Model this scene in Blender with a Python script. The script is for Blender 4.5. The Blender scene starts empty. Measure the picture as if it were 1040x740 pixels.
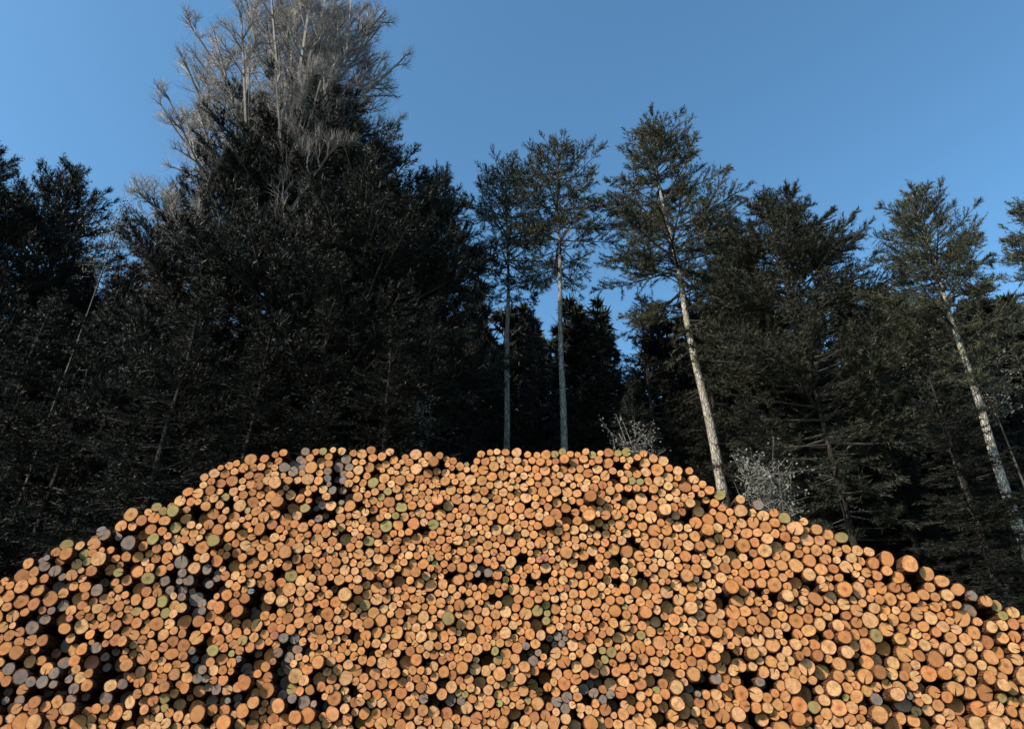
import bpy, math, random
import numpy as np
from mathutils import Vector, Matrix

# ------------------------------------------------------------------ camera, sky, sun, exposure
S = bpy.context.scene
col = S.collection
W_, H_, FPX, PITCH, EYE = 1040.0, 740.0, 693.0, math.radians(28.6), 1.6
cam = bpy.data.objects.new('camera', bpy.data.cameras.new('camera'))
col.objects.link(cam)
cam.location = (0, 0, EYE)
cam.rotation_euler = (math.radians(90) + PITCH, 0, 0)
cam.data.sensor_width = 36.0
cam.data.lens = 36.0 * FPX / W_
cam.data.clip_end = 3000
S.camera = cam

SUN_EL, SUN_AZ = 31.0, -124.0      # azimuth from +Y (view direction), clockwise seen from above
el, az = math.radians(SUN_EL), math.radians(SUN_AZ)
to_sun = Vector((math.sin(az) * math.cos(el), math.cos(az) * math.cos(el), math.sin(el)))
world = bpy.data.worlds.new('World'); S.world = world; world.use_nodes = True
nt = world.node_tree; bg = nt.nodes['Background']
sky = nt.nodes.new('ShaderNodeTexSky'); sky.sky_type = 'NISHITA'; sky.sun_disc = False
sky.sun_elevation = el; sky.sun_rotation = az
sky.altitude = 500; sky.air_density = 1.0; sky.dust_density = 1.5; sky.ozone_density = 4.0
tint = nt.nodes.new('ShaderNodeMix'); tint.data_type = 'RGBA'; tint.blend_type = 'MULTIPLY'; tint.inputs[0].default_value = 1.0
tint.inputs[7].default_value = (0.80, 1.10, 1.06, 1)
nt.links.new(sky.outputs['Color'], tint.inputs[6]); nt.links.new(tint.outputs[2], bg.inputs['Color'])
bg.inputs['Strength'].default_value = 0.15
sd = bpy.data.lights.new('sun', 'SUN'); sd.energy = 4.6; sd.angle = math.radians(0.5); sd.color = (1.0, 0.93, 0.83)
sun = bpy.data.objects.new('sun', sd); col.objects.link(sun)
sun.rotation_euler = to_sun.to_track_quat('Z', 'Y').to_euler(); sun.location = (-20, -20, 30)
vs = S.view_settings
S.display_settings.display_device = 'sRGB'
vs.view_transform = 'Standard'; vs.look = 'None'; vs.gamma = 1.0; vs.use_curve_mapping = False
vs.exposure = 0.7

# ------------------------------------------------------------------ helpers
CP, SP = math.cos(PITCH), math.sin(PITCH)
def ray(px, py):
    x, y = px - W_ / 2, H_ / 2 - py
    return x, FPX * CP - y * SP, FPX * SP + y * CP      # right, forward, up
def at_depth(px, py, D):                                # world point of that direction at forward distance D
    x, f, u = ray(px, py)
    return x * D / f, D, EYE + u * D / f
def project(X, Y, Z):
    Z = Z - EYE
    d = Y * CP + Z * SP
    return W_ / 2 + FPX * X / d, H_ / 2 - FPX * (Z * CP - Y * SP) / d, d

def tag(o, label=None, cat=None, group=None, kind=None):
    if label: o['label'] = label
    if cat: o['category'] = cat
    if group: o['group'] = group
    if kind: o['kind'] = kind
    return o
def empty(name, loc, rz=0.0):
    o = bpy.data.objects.new(name, None); col.objects.link(o)
    o.location = loc; o.rotation_euler.z = rz; o.empty_display_size = 0.3
    return o

class MB:
    """collects vertices and faces for one mesh object"""
    def __init__(s): s.v = []; s.f3 = []; s.f4 = []; s.n = 0; s.m3 = []; s.m4 = []
    def add(s, v, f3=None, f4=None, mat=0):
        v = np.asarray(v, float).reshape(-1, 3); s.v.append(v)
        if f3 is not None and len(f3): s.f3.append(np.asarray(f3, int) + s.n); s.m3.append(np.full(len(f3), mat))
        if f4 is not None and len(f4): s.f4.append(np.asarray(f4, int) + s.n); s.m4.append(np.full(len(f4), mat))
        s.n += len(v)
    def mesh(s, name, mats, smooth=False):
        me = bpy.data.meshes.new(name)
        v = np.concatenate(s.v)
        f3 = np.concatenate(s.f3) if s.f3 else np.zeros((0, 3), int)
        f4 = np.concatenate(s.f4) if s.f4 else np.zeros((0, 4), int)
        mi = np.concatenate(s.m3 + s.m4) if (s.m3 or s.m4) else np.zeros(0)
        me.vertices.add(len(v)); me.vertices.foreach_set('co', v.ravel().astype(np.float32))
        li = np.concatenate([f3.ravel(), f4.ravel()]).astype(np.int32)
        me.loops.add(len(li)); me.loops.foreach_set('vertex_index', li)
        nf = len(f3) + len(f4); me.polygons.add(nf)
        tot = np.concatenate([np.full(len(f3), 3), np.full(len(f4), 4)]).astype(np.int32)
        st = np.concatenate([[0], np.cumsum(tot)[:-1]]).astype(np.int32)
        me.polygons.foreach_set('loop_start', st)
        me.polygons.foreach_set('material_index', mi.astype(np.int32))
        me.polygons.foreach_set('use_smooth', np.full(nf, smooth))
        for m in mats: me.materials.append(m)
        me.update(calc_edges=True); me.validate()
        return me
    def obj(s, name, mats, parent=None, smooth=False):
        o = bpy.data.objects.new(name, s.mesh(name, mats, smooth)); col.objects.link(o)
        if parent: o.parent = parent
        return o

def norm(a): return a / np.maximum(np.linalg.norm(a, axis=-1, keepdims=True), 1e-9)
def frame(d):
    ref = np.where(np.abs(d[..., 2:3]) < 0.9, np.array([0, 0, 1.0]), np.array([1.0, 0, 0]))
    u = norm(np.cross(d, ref)); return u, np.cross(d, u)
def tube(mb, pts, rad, k=8, mat=0, cap=False, rough=0, rng=None):
    """one tapered tube through pts"""
    pts = np.asarray(pts, float); rad = np.asarray(rad, float); n = len(pts)
    d = norm(np.gradient(pts, axis=0)); u, w = frame(d)
    a = np.arange(k) * 2 * math.pi / k
    R = rad[:, None] * (1 + (rough * rng.uniform(-1, 1, (n, k)) if rough else 0))
    v = pts[:, None] + R[..., None] * (np.cos(a)[None, :, None] * u[:, None] + np.sin(a)[None, :, None] * w[:, None])
    i = np.arange(n - 1)[:, None] * k; j = np.arange(k)[None]; j2 = (j + 1) % k
    f4 = np.stack([i + j, i + j2, i + k + j2, i + k + j], -1).reshape(-1, 4)
    mb.add(v.reshape(-1, 3), f4=f4, mat=mat)
def prisms(mb, a, b, ra, rb, mat=0):
    """many three-sided tapered twigs at once"""
    a, b = np.asarray(a), np.asarray(b); n = len(a)
    if n == 0: return
    d = norm(b - a); u, w = frame(d)
    an = np.arange(3) * 2 * math.pi / 3
    ring = np.cos(an)[None, :, None] * u[:, None] + np.sin(an)[None, :, None] * w[:, None]
    va = a[:, None] + ring * np.reshape(ra, (-1, 1, 1)); vb = b[:, None] + ring * np.reshape(rb, (-1, 1, 1))
    v = np.concatenate([va, vb], 1).reshape(-1, 3)
    q = np.array([[0, 1, 4, 3], [1, 2, 5, 4], [2, 0, 3, 5]])
    f4 = (np.arange(n)[:, None, None] * 6 + q[None]).reshape(-1, 4)
    mb.add(v, f4=f4, mat=mat)

# ------------------------------------------------------------------ materials
def new_mat(name):
    m = bpy.data.materials.new(name); m.use_nodes = True
    n = m.node_tree.nodes; return m, m.node_tree, n['Principled BSDF']
def N(t, typ, **kw):
    n = t.nodes.new(typ)
    for k, v in kw.items(): setattr(n, k, v)
    return n
def M(t, op, a, b=None, c=None, clamp=False):
    n = t.nodes.new('ShaderNodeMath'); n.operation = op; n.use_clamp = clamp
    for i, x in enumerate((a, b, c)):
        if x is None: continue
        if isinstance(x, (int, float)): n.inputs[i].default_value = x
        else: t.links.new(x, n.inputs[i])
    return n.outputs[0]
def mixc(t, f, a, b, typ='MIX'):
    n = t.nodes.new('ShaderNodeMix'); n.data_type = 'RGBA'; n.blend_type = typ
    for s_, x in ((0, f), (6, a), (7, b)):
        if isinstance(x, (int, float)): n.inputs[s_].default_value = x
        elif isinstance(x, tuple): n.inputs[s_].default_value = (*x, 1)
        else: t.links.new(x, n.inputs[s_])
    return n.outputs[2]
def noise(t, scale, detail=4, vec=None, rough=0.6):
    n = t.nodes.new('ShaderNodeTexNoise'); n.inputs['Scale'].default_value = scale
    n.inputs['Detail'].default_value = detail; n.inputs['Roughness'].default_value = rough
    if vec is not None: t.links.new(vec, n.inputs['Vector'])
    return n.outputs['Fac']
def ramp(t, fac, stops):
    r = t.nodes.new('ShaderNodeValToRGB'); e = r.color_ramp.elements
    while len(e) < len(stops): e.new(0.5)
    for k, (p, c) in enumerate(stops): e[k].position = p; e[k].color = (*c, 1)
    t.links.new(fac, r.inputs[0]); return r.outputs[0]
def bump(t, b, h, dist, st=1.0):
    n = t.nodes.new('ShaderNodeBump'); n.inputs['Strength'].default_value = st; n.inputs['Distance'].default_value = dist
    t.links.new(h, n.inputs['Height']); t.links.new(n.outputs[0], b.inputs['Normal'])

# sawn log end: rings, heart, crack and saw marks in the log's own coordinates
m_cut, t, b = new_mat('sawn_wood')
uv = N(t, 'ShaderNodeUVMap', uv_map='end').outputs[0]
tone = N(t, 'ShaderNodeAttribute', attribute_name='tone').outputs['Color']
aux = N(t, 'ShaderNodeSeparateColor'); t.links.new(N(t, 'ShaderNodeAttribute', attribute_name='aux').outputs['Color'], aux.inputs[0])
sx = N(t, 'ShaderNodeSeparateXYZ'); t.links.new(uv, sx.inputs[0]); ux, uy = sx.outputs[0], sx.outputs[1]
r_ = M(t, 'SQRT', M(t, 'ADD', M(t, 'MULTIPLY', ux, ux), M(t, 'MULTIPLY', uy, uy)))
geo = N(t, 'ShaderNodeNewGeometry').outputs['Position']
nz = noise(t, 9, 5, geo); nf = noise(t, 60, 4, geo)
ring = M(t, 'SINE', M(t, 'ADD', M(t, 'MULTIPLY', r_, 52), M(t, 'MULTIPLY', nz, 9)))
ringf = M(t, 'MULTIPLY', M(t, 'ADD', ring, 1), 0.11)
grain = noise(t, 16, 5, geo, 0.75)
patch = M(t, 'MULTIPLY', M(t, 'SUBTRACT', grain, 0.47, None, True), 8.0, None, True)
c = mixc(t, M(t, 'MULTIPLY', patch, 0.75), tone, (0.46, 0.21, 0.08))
c = mixc(t, ringf, c, (0.20, 0.085, 0.035))
hm = M(t, 'MULTIPLY', M(t, 'SUBTRACT', 1.0, M(t, 'SMOOTH_MIN', M(t, 'MULTIPLY', r_, M(t, 'ADD', 1.6, nz)), 1.0, 0.25), None, True), aux.outputs[2])
c = mixc(t, hm, c, mixc(t, 1.0, c, (0.55, 0.36, 0.25), 'MULTIPLY'))
c = mixc(t, M(t, 'MULTIPLY', M(t, 'SUBTRACT', nz, 0.42, None, True), 2.2, None, True), c, mixc(t, 1.0, c, (0.62, 0.5, 0.42), 'MULTIPLY'))
c = mixc(t, M(t, 'MULTIPLY', nf, 0.35), c, mixc(t, 1.0, c, (0.7, 0.62, 0.55), 'MULTIPLY'))
ang = M(t, 'MULTIPLY', aux.outputs[0], 2 * math.pi)
ca, sa = M(t, 'COSINE', ang), M(t, 'SINE', ang)
cr = M(t, 'ABSOLUTE', M(t, 'ADD', M(t, 'SUBTRACT', M(t, 'MULTIPLY', ux, sa), M(t, 'MULTIPLY', uy, ca)), M(t, 'MULTIPLY', M(t, 'SUBTRACT', nz, 0.5), 0.12)))
dt = M(t, 'ADD', M(t, 'MULTIPLY', ux, ca), M(t, 'MULTIPLY', uy, sa))
wd = M(t, 'MULTIPLY', M(t, 'ADD', dt, 0.12), 0.13)
cm = M(t, 'MULTIPLY', M(t, 'LESS_THAN', cr, wd), aux.outputs[1])
c = mixc(t, cm, c, (0.03, 0.013, 0.007))
rim = M(t, 'MULTIPLY', M(t, 'SUBTRACT', r_, 0.86, None, True), 5.0, None, True)
c = mixc(t, rim, c, mixc(t, 1.0, c, (0.42, 0.25, 0.16), 'MULTIPLY'))
t.links.new(c, b.inputs['Base Color']); b.inputs['Roughness'].default_value = 0.8
b.inputs['Specular IOR Level'].default_value = 0.2
saw = N(t, 'ShaderNodeTexWave'); saw.inputs['Scale'].default_value = 14; saw.inputs['Distortion'].default_value = 3
t.links.new(uv, saw.inputs['Vector'])
bump(t, b, M(t, 'ADD', M(t, 'MULTIPLY', saw.outputs['Fac'], 0.5), M(t, 'ADD', nf, M(t, 'MULTIPLY', cm, -4))), 0.004, 0.8)

def bark_mat(name, c1, c2, c3, scale, zs=0.25, tone_attr=False, rough=0.9, lich=0.0):
    m, t, b = new_mat(name)
    tc = N(t, 'ShaderNodeTexCoord').outputs['Object']
    mp = N(t, 'ShaderNodeMapping'); mp.inputs['Scale'].default_value = zs; t.links.new(tc, mp.inputs[0])
    v = N(t, 'ShaderNodeTexVoronoi', feature='DISTANCE_TO_EDGE'); v.inputs['Scale'].default_value = scale
    t.links.new(mp.outputs[0], v.inputs['Vector'])
    n1 = noise(t, scale * 0.7, 6, mp.outputs[0], 0.7); n2 = noise(t, 1.3, 3, tc)
    c = ramp(t, n1, [(0.3, c1), (0.55, c2), (0.75, c3)])
    cr = M(t, 'MULTIPLY', v.outputs['Distance'], 6, None, True)
    c = mixc(t, cr, mixc(t, 1.0, c, (0.35, 0.3, 0.28), 'MULTIPLY'), c)
    c = mixc(t, M(t, 'MULTIPLY', n2, 0.6), c, mixc(t, 1.0, c, (0.6, 0.55, 0.5), 'MULTIPLY'))
    if lich:
        c = mixc(t, M(t, 'MULTIPLY', M(t, 'SUBTRACT', noise(t, 2.4, 5, tc), 0.5, None, True), lich, None, True), c, (0.20, 0.21, 0.09))
    if tone_attr:
        c = mixc(t, 0.45, c, mixc(t, 1.0, c, N(t, 'ShaderNodeAttribute', attribute_name='tone').outputs['Color'], 'MULTIPLY'))
    t.links.new(c, b.inputs['Base Color']); b.inputs['Roughness'].default_value = rough
    b.inputs['Specular IOR Level'].default_value = 0.15
    bump(t, b, M(t, 'ADD', cr, n1), 0.02, 0.9)
    return m
m_logbark = bark_mat('log_bark', (0.055, 0.022, 0.010), (0.14, 0.058, 0.026), (0.25, 0.125, 0.065), 26, (1, 0.25, 1))
m_pine = bark_mat('pine_bark', (0.20, 0.17, 0.145), (0.42, 0.38, 0.33), (0.60, 0.56, 0.51), 14, (1, 1, 0.28), lich=3.0)
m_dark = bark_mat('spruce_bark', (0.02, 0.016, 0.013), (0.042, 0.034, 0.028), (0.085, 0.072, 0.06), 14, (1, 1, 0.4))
m_grey = bark_mat('grey_bark', (0.10, 0.09, 0.085), (0.20, 0.18, 0.17), (0.34, 0.32, 0.31), 9, (1, 1, 0.4))
m_twig, t, b = new_mat('twig_bark'); tc = N(t, 'ShaderNodeTexCoord').outputs['Object']
t.links.new(ramp(t, noise(t, 1.7, 3, tc), [(0.35, (0.11, 0.085, 0.07)), (0.7, (0.28, 0.24, 0.21))]), b.inputs['Base Color']); b.inputs['Roughness'].default_value = 0.7
m_dtwig, t, b = new_mat('conifer_twig_bark'); tc = N(t, 'ShaderNodeTexCoord').outputs['Object']
t.links.new(ramp(t, noise(t, 1.7, 3, tc), [(0.35, (0.025, 0.02, 0.016)), (0.7, (0.06, 0.05, 0.042))]), b.inputs['Base Color']); b.inputs['Roughness'].default_value = 0.85

def leaf_mat(name, a, c2, hi, rough=0.5, sc=1.6):
    m, t, b = new_mat(name)
    tc = N(t, 'ShaderNodeTexCoord').outputs['Object']
    c = ramp(t, noise(t, sc, 4, tc, 0.7), [(0.32, a), (0.55, c2), (0.74, hi)])
    c = mixc(t, M(t, 'MULTIPLY', noise(t, 14, 2, tc), 0.6), c, mixc(t, 1.0, c, (0.5, 0.52, 0.5), 'MULTIPLY'))
    t.links.new(c, b.inputs['Base Color']); b.inputs['Roughness'].default_value = rough
    b.inputs['Specular IOR Level'].default_value = 0.15
    return m
m_needle = leaf_mat('pine_needles', (0.042, 0.042, 0.022), (0.078, 0.077, 0.042), (0.135, 0.130, 0.085))
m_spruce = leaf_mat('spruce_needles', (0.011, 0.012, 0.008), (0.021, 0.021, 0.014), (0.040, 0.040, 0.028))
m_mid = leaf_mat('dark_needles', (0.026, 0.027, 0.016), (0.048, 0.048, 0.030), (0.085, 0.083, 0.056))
m_dry = leaf_mat('pale_dry_leaves', (0.08, 0.07, 0.05), (0.16, 0.15, 0.12), (0.28, 0.27, 0.23), 0.5, 5)
m_moss, t, b = new_mat('forest_floor'); tc = N(t, 'ShaderNodeTexCoord').outputs['Object']
t.links.new(ramp(t, noise(t, 0.8, 8, tc, 0.7), [(0.3, (0.02, 0.014, 0.009)), (0.5, (0.06, 0.042, 0.026)), (0.68, (0.04, 0.05, 0.02))]), b.inputs['Base Color'])
b.inputs['Roughness'].default_value = 0.95; bump(t, b, noise(t, 6, 6, tc), 0.08)
m_gravel, t, b = new_mat('track_gravel'); tc = N(t, 'ShaderNodeTexCoord').outputs['Object']
t.links.new(ramp(t, noise(t, 18, 6, tc, 0.75), [(0.3, (0.09, 0.08, 0.065)), (0.6, (0.22, 0.2, 0.17)), (0.75, (0.34, 0.32, 0.28))]), b.inputs['Base Color'])
b.inputs['Roughness'].default_value = 0.95; bump(t, b, noise(t, 25, 6, tc), 0.03)

# ------------------------------------------------------------------ ground
def sheet(name, x0, x1, y0, y1, z, m, n=60, amp=0.0, seed=0):
    rng = np.random.default_rng(seed)
    xs, ys = np.linspace(x0, x1, n), np.linspace(y0, y1, n)
    X, Y = np.meshgrid(xs, ys); Z = z + amp * (np.sin(X * .31) * np.cos(Y * .23) + .5 * np.sin(X * .9 + Y * .7))
    i = np.arange(n - 1)[:, None] * n + np.arange(n - 1)[None]
    f = np.stack([i, i + 1, i + n + 1, i + n], -1).reshape(-1, 4)
    mb = MB(); mb.add(np.stack([X, Y, Z], -1).reshape(-1, 3), f4=f)
    return tag(mb.obj(name, [m], smooth=True), kind='structure')
sheet('ground', -900, 900, -900, 900, 0.0, m_moss, 40)
sheet('forest_track', -60, 60, -4.5, 6.0, 0.03, m_gravel, 120, 0.008)

# ------------------------------------------------------------------ log pile
def face_y(X):
    return np.where(X > 0, 10.7 - 0.03 * X - 0.009 * X ** 2, 10.7 + 0.02 * X - 0.006 * X ** 2)
def face_hit(px, py):
    x, f, u = ray(px, py); X = 0.0
    for _ in range(60): X = 0.5 * X + 0.5 * x * float(face_y(np.array(X))) / f
    Y = float(face_y(np.array(X))); return X, Y, EYE + u * Y / f
crest_px = [(-60, 618), (0, 586), (25, 570), (60, 556), (75, 543), (120, 518), (150, 512), (190, 497), (212, 476), (240, 461), (285, 451),
            (340, 453), (400, 449), (470, 452), (520, 451), (560, 453), (600, 449), (645, 446), (680, 460), (720, 478), (760, 498), (800, 518),
            (850, 536), (900, 561), (950, 581), (990, 603), (1040, 620), (1100, 648)]
cp = np.array([face_hit(*p) for p in crest_px])
cx = np.concatenate([[-15.5], cp[:, 0], [12.5]]); cz = np.concatenate([[0.5], cp[:, 2], [0.6]])
cz = cz + 0.16 * np.exp(-((cx + 2.6) / 2.4) ** 2)       # the crown of the heap, allowing for how the logs settle
crest = lambda X: np.interp(X, cx, cz)
CTRL = {   # tints read off the photograph (photo pixels): mossy, grey with shade put into the colour, reddish log ends
 'mossy': [(232,503),(250,518),(163,518),(182,522),(184,532),(73,552),(88,567),(120,584),(152,552),(152,584),(137,616),(168,616),(217,552),
           (296,584),(328,456),(376,552),(312,520),(344,503),(377,488),(392,503),(400,526),(408,518),(392,535),(440,536),(440,570),(376,616),
           (552,618),(552,632),(456,632),(504,664),(648,488),(632,616),(646,648),(616,664),(728,503),(885,648),(450,697),(470,704),(665,697),
           (233,662),(218,658),(245,650),(297,696),(504,712),(536,712),(825,712),(858,712),(955,690),(472,455),(568,457),(602,456),(632,457),(850,540),(795,520),(1016,619),(168,712),(1016,712)],
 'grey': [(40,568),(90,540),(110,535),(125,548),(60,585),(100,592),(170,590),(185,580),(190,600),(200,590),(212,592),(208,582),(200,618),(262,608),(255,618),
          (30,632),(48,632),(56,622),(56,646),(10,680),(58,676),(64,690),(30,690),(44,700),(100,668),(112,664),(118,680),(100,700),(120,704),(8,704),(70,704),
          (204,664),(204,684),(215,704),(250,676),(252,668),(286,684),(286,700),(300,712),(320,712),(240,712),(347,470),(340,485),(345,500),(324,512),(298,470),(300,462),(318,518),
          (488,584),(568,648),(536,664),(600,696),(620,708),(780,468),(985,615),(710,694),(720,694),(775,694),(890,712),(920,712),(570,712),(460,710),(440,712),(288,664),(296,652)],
 'red': [(40,616),(72,632),(56,664),(88,664),(280,648),(552,566)]}

def build_pack():
    rng = np.random.default_rng(11)
    X0, X1 = -15.0, 12.0
    base = lambda x, z: 0.066 + 0.019 * np.clip(x / 7, 0, 1) + 0.010 * np.clip(-x / 7, 0, 1) + 0.010 * np.clip((3.0 - z) / 3, 0, 1)
    xs = rng.uniform(X0, X1, 30000); zs = rng.uniform(0, 7, 30000)
    area = np.trapezoid(crest(np.linspace(X0, X1, 500)), np.linspace(X0, X1, 500)) if hasattr(np, 'trapezoid') else np.trapz(crest(np.linspace(X0, X1, 500)), np.linspace(X0, X1, 500))
    keep = (zs < crest(xs) - 0.05) & (rng.random(len(xs)) < (0.064 / base(xs, zs)) ** 2); xs, zs = xs[keep], zs[keep]
    def rad(x, z):
        return base(x, z) * np.exp(rng.normal(0, 0.22, len(x))).clip(0.60, 1.5)
    r = rad(xs, zs)
    ca_ = np.cumsum(math.pi * r ** 2); n = int(np.searchsorted(ca_, 0.975 * area)); xs, zs, r = xs[:n].copy(), zs[:n].copy(), r[:n].copy()
    for it in range(420):
        o = np.argsort(xs); xs, zs, r = xs[o], zs[o], r[o]
        dx_, dz_ = np.zeros(n), np.zeros(n)
        for k in range(1, 120):
            ddx = xs[k:] - xs[:-k]
            if ddx.min() > 0.33: break
            ddz = zs[k:] - zs[:-k]; rr = r[k:] + r[:-k]; d = np.sqrt(ddx ** 2 + ddz ** 2) + 1e-6
            ov = np.clip(rr - d, 0, None) * 0.42
            ux_, uz_ = ddx / d * ov, ddz / d * ov
            dx_[k:] += ux_; dx_[:-k] -= ux_; dz_[k:] += uz_; dz_[:-k] -= uz_
        xs += dx_.clip(-.05, .05); zs += dz_.clip(-.05, .05) - 0.0008
        zs = np.maximum(zs, r); cz_ = crest(xs); top = cz_ - r * 0.5
        zs = np.where(zs > top, np.maximum(zs - 0.7 * (zs - top), r), zs)
        xs = xs.clip(X0, X1)
    o = np.argsort(xs); xs, zs, r = xs[o], zs[o], r[o]
    for it in range(2):                              # let every log swell until it touches its neighbours
        gap = np.full(n, 1.0)
        for k in range(1, 90):
            d = np.hypot(xs[k:] - xs[:-k], zs[k:] - zs[:-k]) - r[k:] - r[:-k]
            gap[k:] = np.minimum(gap[k:], d); gap[:-k] = np.minimum(gap[:-k], d)
        r = r + np.clip(gap * .5 + .004, 0, .10 * r)
    return xs, zs, r
LX, LZ, LR = build_pack()
NL = len(LX)
rng = np.random.default_rng(5)
LY = face_y(LX) + rng.normal(0, 0.020, NL).clip(-.09, .12) + np.where(rng.random(NL) < 0.04, rng.uniform(0.12, 0.4, NL), 0) - np.where(rng.random(NL) < 0.02, rng.uniform(0.05, 0.10, NL), 0)
PX, PY, PD = project(LX, LY, LZ)
SZ = FPX * LR / PD

TONES = {'pale cream': (0.80, 0.44, 0.20), 'honey coloured': (0.73, 0.34, 0.13), 'orange': (0.70, 0.28, 0.095), 'brownish': (0.48, 0.19, 0.07),
         'mossy green': (0.33, 0.30, 0.11), 'shade-tinted grey': (0.19, 0.185, 0.18), 'reddish': (0.52, 0.19, 0.12)}  # the grey tone dims shaded log ends through their wood colour
FEATS = ['split by a crack', 'with dark heart', 'cut oval', 'with thick bark', 'sticking out', 'sunk back', 'without marks']
tone_i = np.empty(NL, object)
names4 = list(TONES)[:4]
for i in range(NL):
    u = rng.random(); lf = np.clip((520 - PX[i]) / 520, 0, 1)
    p = [0.26 - .2 * lf, 0.36 - .12 * lf, 0.27 + .08 * lf]  # fewer pale tones leftwards: shade on that side put into the colour
    tone_i[i] = names4[0] if u < p[0] else names4[1] if u < p[0] + p[1] else names4[2] if u < sum(p) else names4[3]
for key, nm, rad_ in (('grey', 'shade-tinted grey', 11.0), ('mossy', 'mossy green', 6.5), ('red', 'reddish', 6.0)):
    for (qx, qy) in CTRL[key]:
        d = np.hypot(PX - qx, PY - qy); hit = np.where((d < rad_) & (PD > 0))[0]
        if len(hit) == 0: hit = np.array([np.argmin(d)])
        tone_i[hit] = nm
        if key == 'grey': LY[hit] += rng.uniform(0.0, 0.35, len(hit)) * (rng.random(len(hit)) < 0.6)
# a few voids in the stack where the photograph shows black holes
HOLES = [(108,548),(205,600),(212,606),(330,522),(40,640),(78,650),(105,690),(90,708),(50,665),(8,668),(190,640),(30,712),(485,588),(713,697),(722,699),(778,700),(236,690),(276,620),(192,560),(150,545),(600,712),(762,694),(450,712),(960,700),(1003,626)]
hole = np.zeros(NL, bool)
for (qx, qy) in HOLES: hole[np.argmin(np.hypot(PX - qx, PY - qy))] = True
LY = np.where(hole, LY + 0.55, LY)

inframe = (PX > 2) & (PX < 1038) & (PY > 20) & (PY < 738) & (~hole)
order = [i for i in np.argsort(-SZ) if inframe[i] and LY[i] - face_y(LX[i]) < 0.3][:300]
def zone(i):
    x, y = PX[i], PY[i]; h = (crest(LX[i]) - LZ[i]) / max(crest(LX[i]) - 1.6, .5)
    c_ = ('at left photo edge' if x < 70 else 'under low black woods' if x < 150 else 'on steep left shoulder' if x < 235 else
          'left of tall bare tree' if x < 310 else 'right of tall bare tree' if x < 400 else 'left of thin pines' if x < 485 else
          'under thinnest pine' if x < 545 else 'under straight pine' if x < 605 else 'left of leaning pine' if x < 665 else
          'under leaning pine' if x < 735 else 'under pale bush' if x < 800 else 'right of pale bush' if x < 850 else 'under short dark trunk' if x < 905 else
          'left of brightest trunk' if x < 960 else 'near right photo edge' if x < 1000 else 'at right photo edge')
    r__ = 'on crest' if h < 0.12 else 'upper heap' if h < 0.4 else 'mid heap' if h < 0.7 else 'low heap'
    return r__, c_
used = {}; info = {}
rr = random.Random(4)
for i in order:
    z = zone(i); u = used.setdefault(z, set()); tn = tone_i[i]
    fs = FEATS[:]; rr.shuffle(fs)
    ok = [f for f in fs if (tn, f) not in u]
    if not ok:
        for t2 in names4:
            ok = [f for f in fs if (t2, f) not in u]
            if ok: tn = t2; break
    f = ok[0]; u.add((tn, f)); tone_i[i] = tn
    info[i] = (tn, f, z)

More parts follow.
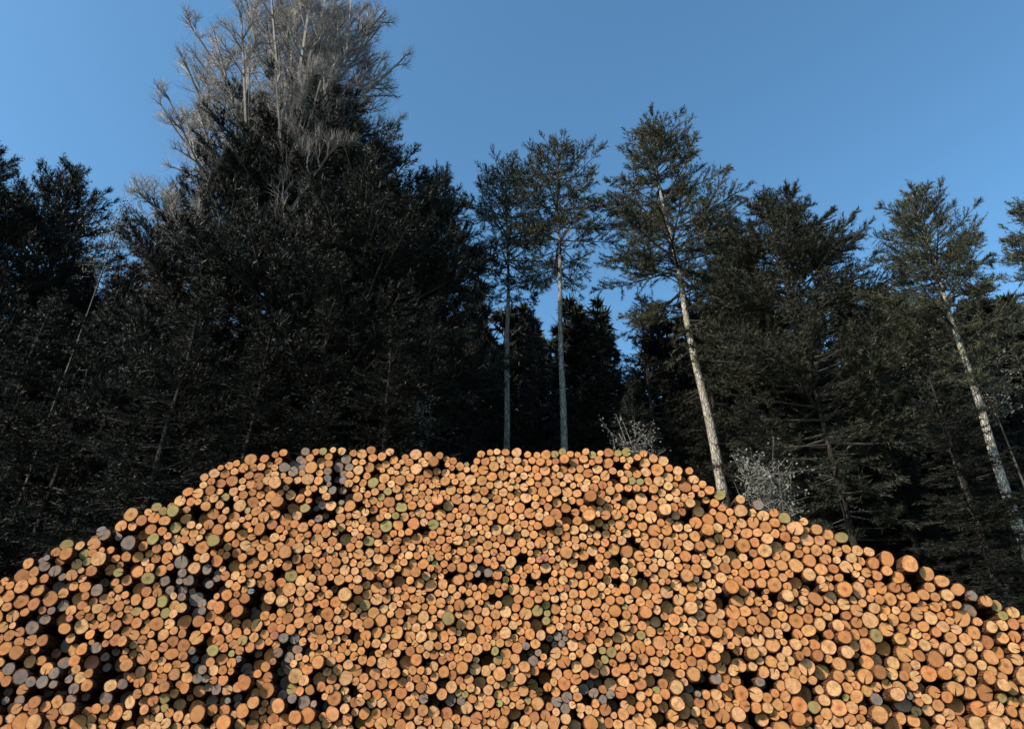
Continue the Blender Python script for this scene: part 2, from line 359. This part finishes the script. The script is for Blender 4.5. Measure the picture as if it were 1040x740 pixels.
def log_geo(i, feat, mbc, mbb, origin, store):
    """cut end and bark of one log, axis along +Y, end facing -Y"""
    R = random.Random(1000 + int(i)); g = np.random.default_rng(1000 + i)
    r = LR[i]; K = 18
    a = np.arange(K) * 2 * math.pi / K
    ov = 0.24 if feat == 'cut oval' else abs(R.gauss(0, 0.06)); oa = R.uniform(0, 3.14)
    prof = 1 + sum(R.uniform(-1, 1) * s_ * np.cos(k * a + R.uniform(0, 6.28)) for k, s_ in ((2, .045), (3, .05), (4, .035), (5, .025), (7, .02)))
    prof = prof * (1 + ov * 0.5 * np.cos(2 * (a - oa))) / (1 + ov * .3)
    bk = 0.84 if feat == 'with thick bark' else R.uniform(0.90, 0.96)
    off = -0.13 if feat == 'sticking out' else 0.14 if feat == 'sunk back' else 0
    cx_, cy_, cz_ = LX[i] - origin[0], LY[i] + off - origin[1], LZ[i] - origin[2]
    tx, tz = g.normal(0, 0.07, 2); ax, az_ = g.normal(0, 0.02, 2)
    sl = float(face_y(LX[i] + .01) - face_y(LX[i] - .01)) / .02; tx += sl; ax -= sl
    L = R.uniform(2.9, 3.3)
    def ringv(q, y, tilt=True):
        x = np.cos(a) * prof * r * q; z = np.sin(a) * prof * r * q
        yy = y + (tx * x + tz * z) * (1.0 if tilt else 0.0)
        return np.stack([cx_ + x + ax * (y), cy_ + yy, cz_ + z + az_ * (y)], -1)
    # cut end: centre, mid ring, edge
    ctr = np.array([[cx_, cy_, cz_]]); v = np.concatenate([ctr, ringv(bk * .55, 0), ringv(bk * .97, 0), ringv(bk, 0.005)])
    j = np.arange(K); j2 = (j + 1) % K
    f3 = np.stack([np.zeros(K, int), 1 + j, 1 + j2], -1)
    f4 = np.concatenate([np.stack([1 + k * K + j, 1 + (k + 1) * K + j, 1 + (k + 1) * K + j2, 1 + k * K + j2], -1) for k in range(2)])
    mbc.add(v, f3, f4, 0)
    uvs = np.concatenate([[[0, 0]], *[np.stack([np.cos(a) * q, np.sin(a) * q], -1) for q in (.55, .97, 1.0)]])
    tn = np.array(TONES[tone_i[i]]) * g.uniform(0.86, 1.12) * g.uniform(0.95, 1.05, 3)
    au = np.array([R.random(), 1.0 if feat == 'split by a crack' else (1.0 if feat is None and R.random() < .3 else 0), 1.0 if feat == 'with dark heart' else (R.uniform(0, .7) if feat is None else .15)])
    # bark: front lip round the sapwood, then the sleeve to a closed back end
    w = np.concatenate([ringv(bk, 0.004), ringv(1.0, 0.006 + 0.01 * R.random()), ringv(1.03, 0.05, False), ringv(1.0, 1.0, False), ringv(.95, L, False), [[cx_ + ax * L, cy_ + L, cz_ + az_ * L]]])
    g4 = np.concatenate([np.stack([k * K + j, (k + 1) * K + j, (k + 1) * K + j2, k * K + j2], -1) for k in range(4)])
    g3 = np.stack([4 * K + j, np.full(K, 5 * K), 4 * K + j2], -1)
    mbb.add(w, g3, g4, 1 if mbb is mbc else 0)
    nb = len(w) if mbb is mbc else 0
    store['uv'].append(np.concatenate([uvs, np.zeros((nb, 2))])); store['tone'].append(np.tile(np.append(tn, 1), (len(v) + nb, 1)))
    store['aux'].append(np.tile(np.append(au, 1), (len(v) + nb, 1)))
def attach(me, store):
    uvv = np.concatenate(store['uv']); li = np.empty(len(me.loops), np.int32); me.loops.foreach_get('vertex_index', li)
    me.uv_layers.new(name='end').data.foreach_set('uv', uvv[li].ravel().astype(np.float32))
    for k in ('tone', 'aux'):
        at_ = me.attributes.new(k, 'FLOAT_COLOR', 'POINT'); at_.data.foreach_set('color', np.concatenate(store[k]).ravel().astype(np.float32))

for i in order:
    tn, f, (row, cl) = info[i]
    base = (LX[i], LY[i], LZ[i])
    root = empty('log', base)
    tag(root, f'large {tn} log end {f}, {row}, {cl}', 'log', 'large cut logs stacked in the heap')
    mc, mb_ = MB(), MB(); st = dict(uv=[], tone=[], aux=[])
    log_geo(i, f, mc, mb_, base, st)
    o = mc.obj('cut_end', [m_cut], root, smooth=False); attach(o.data, st)
    mb_.obj('bark', [m_logbark], root, smooth=True)
mb = MB(); st = dict(uv=[], tone=[], aux=[]); so = set(order)
for i in range(NL):
    if i in so: continue
    log_geo(i, None, mb, mb, (0, 0, 0), st)
for i in range(NL):                                 # the second row of logs lying behind the first
    x_, z_ = LX[i] + 0.06, LZ[i] - 0.22
    if z_ < 0.05: continue
    y_ = float(face_y(LX[i])) + 3.5; k0 = mb.n
    tube(mb, [[x_, y_, z_], [x_, y_ + 3.0, z_]], [LR[i] * 1.12] * 2, 7, mat=1)
    mb.add([[x_, y_, z_]] + [[x_ + math.cos(q * 2 * math.pi / 7) * LR[i] * 1.12, y_, z_ + math.sin(q * 2 * math.pi / 7) * LR[i] * 1.12] for q in range(7)], [[0, 1 + q, 1 + (q + 1) % 7] for q in range(7)], mat=1)
    nn = mb.n - k0; st['uv'].append(np.zeros((nn, 2))); st['tone'].append(np.tile((.5, .3, .15, 1), (nn, 1))); st['aux'].append(np.zeros((nn, 4)))
rest = mb.obj('stacked_logs', [m_cut, m_logbark]); attach(rest.data, st)
tag(rest, 'smaller orange log ends filling the heap between the larger logs', 'stacked logs', kind='stuff')

# ------------------------------------------------------------------ trees
def conifer_parts(seed, H, cb, R, style, dens=1.0, r0=None, wob=0.25, nl=0.145, nw=0.029):
    """returns meshes (trunk, branches, crown) of a conifer: height H, crown from cb*H, greatest half width R"""
    g = np.random.default_rng(seed)
    r0 = r0 or H * 0.0085
    n = 26; hz = np.linspace(0, H, n)
    ph = g.uniform(0, 6.28, 4)
    wx = wob * np.sin(hz / H * 3.0 + ph[0]) * (hz / H) + .04 * np.sin(hz * .9 + ph[2]); wy = wob * np.sin(hz / H * 2.3 + ph[1]) * (hz / H)
    axis = np.stack([wx - wx[0], wy - wy[0], hz], -1)
    trunk = MB(); tr = r0 * (1 - 0.93 * (hz / H) ** 1.15); tr[0] *= 1.35
    tube(trunk, axis, tr, 12, rough=.05, rng=g)
    A = lambda h: np.stack([np.interp(h, hz, axis[:, k]) for k in range(3)], -1)
    br = MB(); P = []; T = []
    nb = int((1 - cb) * H * (11.0 if style == 'spruce' else 13.0) * (0.6 + .4 * dens))
    tt = np.sort(g.uniform(0, 1, nb) ** (0.9 if style == 'spruce' else 0.8))
    tw_a, tw_b, tw_r = [], [], []
    for q in tt:                                    # q: 0 crown base, 1 tip
        h = H * (cb + (1 - cb) * q) * 0.995
        if style == 'spruce': pr = (1 - q) ** 0.75 * min(1, .55 + q * 3) + 0.05; el0 = math.radians(-18 + 60 * q ** 2 + g.normal(0, 7)); sag = -0.10
        else:                                        # pine / fir: rounded top, lifted branches
            pr = (math.sin(math.pi * min(1, .16 + .80 * q)) ** .75) * (1 if q > .25 else .55 + 1.8 * q) * (1 if q < .8 else 1.0 - 2.2 * (q - .8)) + .08
            el0 = math.radians(-8 + 62 * q ** 1.3 + g.normal(0, 11)); sag = -0.02
        L = R * pr * g.uniform(0.6, 1.18)
        az_ = g.uniform(0, 2 * math.pi); m = 7
        s = np.linspace(0, 1, m); dirh = np.array([math.cos(az_), math.sin(az_), 0])
        side = np.array([-math.sin(az_), math.cos(az_), 0])
        pts = A(h) + np.outer(s * L * math.cos(el0), dirh) + np.outer(s * L * math.sin(el0) + L * (sag * 2 * s + (-sag * 2.4) * s ** 2.2), [0, 0, 1]) + np.outer(g.normal(0, .05) * L * s ** 2 * 2, side)
        rb = max(.012, .011 * L + .012)
        tube(br, pts, rb * (1 - .8 * s), 4)
        d = norm(pts[-1] - pts[0])
        ntw = int(max(5, L * 9.5 * dens)); u = g.uniform(0.16 if style == 'spruce' else .3, 1.0, ntw); sg = np.where(g.random(ntw) < .5, -1, 1)
        a0 = np.stack([np.interp(u, s, pts[:, k]) for k in range(3)], -1)
        tl = (0.20 + 0.36 * L * (1.05 - u)) * g.uniform(.6, 1.2, ntw)
        ang = np.radians(g.uniform(32, 68, ntw)) * np.clip((1.06 - u) * 3, .15, 1)
        dv = np.cos(ang)[:, None] * d + (np.sin(ang) * sg)[:, None] * side + np.outer(g.normal(-.12 if style == 'spruce' else .14, .22 if style == 'spruce' else .4, ntw), [0, 0, 1])
        dv = norm(dv); b0 = a0 + dv * tl[:, None]
        tw_a.append(a0); tw_b.append(b0)
        a1 = np.concatenate([a0, pts[-1:] - d * .3]); b1 = np.concatenate([b0, pts[-1:]]); 
        ln = np.linalg.norm(b1 - a1, axis=1); cnt = np.maximum(3, (ln / 0.020 * dens).astype(int))
        idx = np.repeat(np.arange(len(a1)), cnt); w_ = g.uniform(.12, 1.03, len(idx))
        P.append(a1[idx] + (b1 - a1)[idx] * w_[:, None]); T.append(norm(b1 - a1)[idx])
    if tw_a:
        a0, b0 = np.concatenate(tw_a), np.concatenate(tw_b); prisms(br, a0, b0, .008, .004)
    # dead stubs on the bare trunk
    ns = int(cb * H * 2.6)
    if ns:
        h = H * cb * g.uniform(.25, 1.05, ns) ; a_ = A(h); azs = g.uniform(0, 6.28, ns); ls = g.uniform(.15, 1.1, ns) * (h / (H * cb)) ** 1.5 + .08
        e_ = a_ + np.stack([np.cos(azs) * ls, np.sin(azs) * ls, g.normal(-.05, .2, ns) * ls], -1); prisms(br, a_, e_, .014, .005)
    P, T = np.concatenate(P), np.concatenate(T); n = len(P)
    sd_ = norm(np.cross(T, norm(g.normal(0, 1, (n, 3)))))
    dirn = norm(T * g.uniform(.35, 1.0, (n, 1)) + sd_ * g.uniform(.5, 1.0, (n, 1)) + np.array([0, 0, .12]))
    wv = norm(np.cross(dirn, g.normal(0, 1, (n, 3)))) * (nw * g.uniform(.5, 1.15, (n, 1)))
    ln = nl * g.uniform(.6, 1.35, (n, 1))
    v = np.stack([P - wv * .5, P + wv * .5, P + dirn * ln], 1).reshape(-1, 3)
    crown = MB(); crown.add(v, np.arange(3 * n).reshape(-1, 3))
    return trunk, br, crown
def conifer(seed, H, cb, R, style, bark, dens=1.0, r0=None, wob=.25, needle=None):
    tr, br, cr = conifer_parts(seed, H, cb, R, style, dens, r0, wob)
    return (tr.mesh('trunk', [bark], True), br.mesh('branches', [m_dtwig], False), cr.mesh('crown', [needle or (m_spruce if style == 'spruce' else m_needle)], False), H)
def place(name, meshes, x, y, label, rz=0.0, sxy=1.0, sz=1.0, tilt=(0, 0), group='conifers standing behind the log heap', cat='tree'):
    root = empty(name, (x, y, 0), rz); root.rotation_euler = (tilt[0], tilt[1], rz); root.scale = (sxy, sxy, sz)
    tag(root, label, cat, group)
    for nm, me in zip(('trunk', 'branches', 'crown'), meshes[:3]):
        o = bpy.data.objects.new(nm, me); col.objects.link(o); o.parent = root
    return root
def top_at(name, meshes, px, py, D, label, rz=0.0, wid=None, **kw):
    x, y, z = at_depth(px, py, D); s = z / meshes[3]
    via = kw.pop('via', None)
    if via:                                          # a tree that really leans: its trunk also passes this direction
        x2, _, z2 = at_depth(*via, D); k = (x - x2) / (z - z2); x = x - k * z
        kw['tilt'] = (0, math.atan(k)); rz = 0.0
    return place(name, meshes, x, y, label, rz, wid or s, s, **kw)

PA = conifer(21, 25, .56, 2.9, 'pine', m_pine, 1.15, .24, wob=.06)           # tall bare pole, crown on the upper part
PB = conifer(22, 25, .70, 2.4, 'pine', m_pine, 1.0, .19)
PC = conifer(23, 25, .57, 2.8, 'pine', m_pine, 1.1, .27, wob=.06)
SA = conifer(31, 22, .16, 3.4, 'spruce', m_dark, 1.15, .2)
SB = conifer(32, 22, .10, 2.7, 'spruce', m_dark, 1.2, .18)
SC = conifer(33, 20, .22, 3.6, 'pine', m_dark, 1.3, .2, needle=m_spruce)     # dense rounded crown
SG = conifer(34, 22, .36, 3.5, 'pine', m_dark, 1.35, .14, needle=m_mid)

pl = 'pine_tree'; sp = 'spruce_tree'
top_at(pl, PA, 656, 132, 21.0, 'tallest pine of the centre right, its pale bare trunk leaning behind the heap crest', 0.4, via=(727, 470))
top_at(pl, PB, 562, 151, 22.0, 'straight pine with pale trunk and a small crown, middle of the photo', 2.0)
top_at(pl, PB, 513, 167, 24.0, 'thinnest pine with a short crown, left neighbour of the straight pine', 4.1)
top_at(pl, PC, 926, 196, 16.5, 'pine with the brightest leaning trunk, crossing to the right edge', 1.1, via=(1003, 437))
top_at(pl, PC, 1046, 200, 20.0, 'pine cut off by the right edge of the photo', 3.3)
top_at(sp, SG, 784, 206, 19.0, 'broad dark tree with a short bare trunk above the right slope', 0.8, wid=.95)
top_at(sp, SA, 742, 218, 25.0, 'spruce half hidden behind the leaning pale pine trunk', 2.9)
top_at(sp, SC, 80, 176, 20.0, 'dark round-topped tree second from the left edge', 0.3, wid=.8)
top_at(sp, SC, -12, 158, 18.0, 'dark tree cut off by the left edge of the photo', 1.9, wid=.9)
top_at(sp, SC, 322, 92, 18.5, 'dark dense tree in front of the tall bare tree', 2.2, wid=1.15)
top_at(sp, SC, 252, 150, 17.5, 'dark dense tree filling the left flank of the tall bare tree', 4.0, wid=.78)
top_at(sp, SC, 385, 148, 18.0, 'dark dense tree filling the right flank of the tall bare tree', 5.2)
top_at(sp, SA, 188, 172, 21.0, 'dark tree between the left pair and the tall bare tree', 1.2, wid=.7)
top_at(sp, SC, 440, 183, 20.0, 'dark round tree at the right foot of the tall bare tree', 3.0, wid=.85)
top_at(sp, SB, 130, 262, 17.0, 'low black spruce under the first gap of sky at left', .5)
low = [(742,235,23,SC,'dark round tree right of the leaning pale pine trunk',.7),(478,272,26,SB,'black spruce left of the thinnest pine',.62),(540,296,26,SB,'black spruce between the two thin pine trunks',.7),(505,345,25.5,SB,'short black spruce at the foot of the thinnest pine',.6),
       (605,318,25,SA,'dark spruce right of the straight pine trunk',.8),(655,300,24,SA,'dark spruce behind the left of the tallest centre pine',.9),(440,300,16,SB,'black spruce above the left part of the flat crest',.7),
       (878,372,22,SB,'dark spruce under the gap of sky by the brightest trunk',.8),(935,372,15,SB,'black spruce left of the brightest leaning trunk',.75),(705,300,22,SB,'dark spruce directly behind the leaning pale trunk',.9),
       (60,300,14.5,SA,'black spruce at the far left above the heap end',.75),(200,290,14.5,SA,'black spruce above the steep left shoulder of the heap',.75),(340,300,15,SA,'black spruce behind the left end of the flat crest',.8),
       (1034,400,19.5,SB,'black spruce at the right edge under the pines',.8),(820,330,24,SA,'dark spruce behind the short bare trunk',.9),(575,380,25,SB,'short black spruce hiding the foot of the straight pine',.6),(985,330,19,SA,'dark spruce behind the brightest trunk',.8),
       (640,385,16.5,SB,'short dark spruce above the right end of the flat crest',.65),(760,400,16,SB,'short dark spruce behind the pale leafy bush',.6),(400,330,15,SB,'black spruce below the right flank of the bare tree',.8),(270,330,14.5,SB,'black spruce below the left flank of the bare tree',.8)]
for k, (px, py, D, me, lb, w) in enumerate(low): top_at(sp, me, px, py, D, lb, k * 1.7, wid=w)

# tall bare broadleaf tree
def bare_tree(seed, H, cb, R, r0):
    g = np.random.default_rng(seed); n = 18; hz = np.linspace(0, H * .93, n)
    axis = np.stack([.25 * np.sin(hz * .25), .2 * np.cos(hz * .2) - .2, hz], -1)
    tr = MB(); tube(tr, axis, r0 * (1 - .93 * (hz / hz[-1])), 12, rough=.04, rng=g)
    br = MB(); tw = MB()
    N0 = 84; q = np.linspace(0.0, 1, N0) ** .95; h = H * (cb + (.9 - cb) * q)
    a = np.stack([np.interp(h, hz, axis[:, k]) for k in range(3)], -1)
    azs = np.arange(N0) * 2.4 + g.normal(0, .3, N0)
    prof = np.sqrt(np.clip(1 - (q * .97) ** 2.0, 0, 1)) * (.75 + .5 * np.minimum(q * 2, .5))
    elv = np.radians(22 + 46 * q + g.normal(0, 6, N0))
    L = R * prof * g.uniform(.85, 1.12, N0) / np.cos(np.minimum(elv, .9)) + .8
    d = np.stack([np.cos(azs) * np.cos(elv), np.sin(azs) * np.cos(elv), np.sin(elv)], -1)
    rad = .018 + .012 * L
    lev_n = (11, 9, 7); 
    for lv in range(4):
        mid = a + d * (L * .5)[:, None] + g.normal(0, .04, (len(a), 3)) * L[:, None]
        d2 = norm(d + g.normal(0, .16, d.shape) + np.array([0, 0, .22])); e = mid + d2 * (L * .5)[:, None]
        tgt = br if lv < 2 else tw
        prisms(tgt, a, mid, rad, rad * .7); prisms(tgt, mid, e, rad * .7, rad * .35)
        if lv == 3: break
        k = lev_n[lv]; idx = np.repeat(np.arange(len(a)), k); u = g.uniform(.22, 1.0, len(idx))
        st = np.where((u < .5)[:, None], a[idx] + (mid - a)[idx] * (2 * u)[:, None], mid[idx] + (e - mid)[idx] * (2 * u - 1)[:, None])
        bd = np.where((u < .5)[:, None], d[idx], d2[idx])
        rnd = norm(np.cross(bd, g.normal(0, 1, bd.shape))); nd = norm(bd * .8 + rnd * g.uniform(.4, 1.0, (len(idx), 1)) + np.array([0, 0, .15]))
        L = L[idx] * (1.12 - u) * g.uniform(.32, .6, len(idx)) + (.12 if lv < 2 else .08); rad = np.maximum(rad[idx] * .42, (.009, .006, .005)[lv]); a, d = st, nd
        if lv == 2: L = L * 1.7 + .1; rad = rad * 0 + .0045
    return tr.mesh('trunk', [m_grey], True), br.mesh('limbs', [m_twig]), tw.mesh('twigs', [m_twig]), H
BT = bare_tree(7, 27, .42, 4.1, .24)
x, y, z = at_depth(326, 18, 19.5)
root = empty('bare_tree', (x, y, 0)); root.scale = (1.0, 1.0, z / 27)
tag(root, 'tallest tree, leafless with fine grey twigs spreading into the sky at left', 'tree')
for nm, me in zip(('trunk', 'limbs', 'twigs'), BT[:3]):
    o = bpy.data.objects.new(nm, me); col.objects.link(o); o.parent = root

# pale leafy bushes / saplings catching the sun
def bush(name, px, py, D, h, w, n, seed, label, base_z=0, mat=None):
    x, y, z = at_depth(px, py, D); g = np.random.default_rng(seed)
    root = empty(name, (x, y, 0)); tag(root, label, 'bush' if h < 5 else 'tree')
    H = z; st = MB(); lf = MB()
    for k in range(5 if D < 16 else 1):
        a = g.uniform(0, 6.28); m = 8; s = np.linspace(0, 1, m)
        tipr = w * (g.uniform(.1, .5) if D < 16 else .15)
        pts = np.stack([np.cos(a) * tipr * s ** 2 + .03 * np.sin(9 * s + k), np.sin(a) * tipr * s ** 2 + .03 * np.cos(8 * s), s * H * g.uniform(.9, 1)], -1)
        tube(st, pts, (.020 if D < 16 else .07) * (1 - .85 * s), 6)
    nt_ = int(n / 14); c0 = np.stack([g.normal(0, w * .12, nt_), g.normal(0, w * .12, nt_), H - h * g.uniform(.15, 1, nt_)], -1)
    dd = norm(g.normal(0, 1, (nt_, 3)) + [0, 0, .3]); prof = .5 + .5 * np.sin((H - c0[:, 2]) / h * 3.0)
    e0 = c0 + dd * (w * .5 * prof * g.uniform(.5, 1.1, nt_))[:, None]; prisms(st, c0, e0, .009, .004)
    idx = np.repeat(np.arange(nt_), 14); u = g.uniform(.25, 1.05, len(idx)); P = c0[idx] + (e0 - c0)[idx] * u[:, None] + g.normal(0, .05, (len(idx), 3))
    dl = norm(g.normal(0, 1, (len(idx), 3)) + [0, 0, -.3]); wv = norm(np.cross(dl, g.normal(0, 1, dl.shape))); ln = g.uniform(.04, .07, (len(idx), 1))
    v = np.stack([P, P + dl * ln * .5 + wv * ln * .35, P + dl * ln, P + dl * ln * .5 - wv * ln * .35], 1).reshape(-1, 3)
    lf.add(v, f4=np.arange(len(v)).reshape(-1, 4))
    st.obj('stems', [m_twig if h < 1.8 and D < 16 else m_dtwig], root, True); lf.obj('foliage', [mat or m_dry], root)
bush('leafy_bush', 774, 462, 13.6, 1.7, 1.5, 2600, 1, 'pale leafy bush catching sunlight behind the right shoulder of the heap')
bush('young_tree', 990, 345, 17.5, 2.4, 2.0, 2600, 2, 'young tree with pale leaves just right of the brightest leaning trunk')
bush('leafy_bush', 644, 432, 14.6, 1.2, 1.6, 700, 3, 'thin pale bush poking above the right end of the flat crest')
bush('leafy_bush', 430, 385, 15.5, 2.2, 0.9, 700, 4, 'slender pale bush in the dark gap above the flat crest')
bush('young_tree', 130, 205, 17.0, 3.2, 1.9, 1500, 5, 'young tree with pale twigs in the sky gap left of the big trees')
bush('young_tree', 932, 345, 17.8, 1.6, 1.6, 1100, 6, 'young tree with pale leaves just left of the brightest leaning trunk')

# the wood that closes the view behind, one mass
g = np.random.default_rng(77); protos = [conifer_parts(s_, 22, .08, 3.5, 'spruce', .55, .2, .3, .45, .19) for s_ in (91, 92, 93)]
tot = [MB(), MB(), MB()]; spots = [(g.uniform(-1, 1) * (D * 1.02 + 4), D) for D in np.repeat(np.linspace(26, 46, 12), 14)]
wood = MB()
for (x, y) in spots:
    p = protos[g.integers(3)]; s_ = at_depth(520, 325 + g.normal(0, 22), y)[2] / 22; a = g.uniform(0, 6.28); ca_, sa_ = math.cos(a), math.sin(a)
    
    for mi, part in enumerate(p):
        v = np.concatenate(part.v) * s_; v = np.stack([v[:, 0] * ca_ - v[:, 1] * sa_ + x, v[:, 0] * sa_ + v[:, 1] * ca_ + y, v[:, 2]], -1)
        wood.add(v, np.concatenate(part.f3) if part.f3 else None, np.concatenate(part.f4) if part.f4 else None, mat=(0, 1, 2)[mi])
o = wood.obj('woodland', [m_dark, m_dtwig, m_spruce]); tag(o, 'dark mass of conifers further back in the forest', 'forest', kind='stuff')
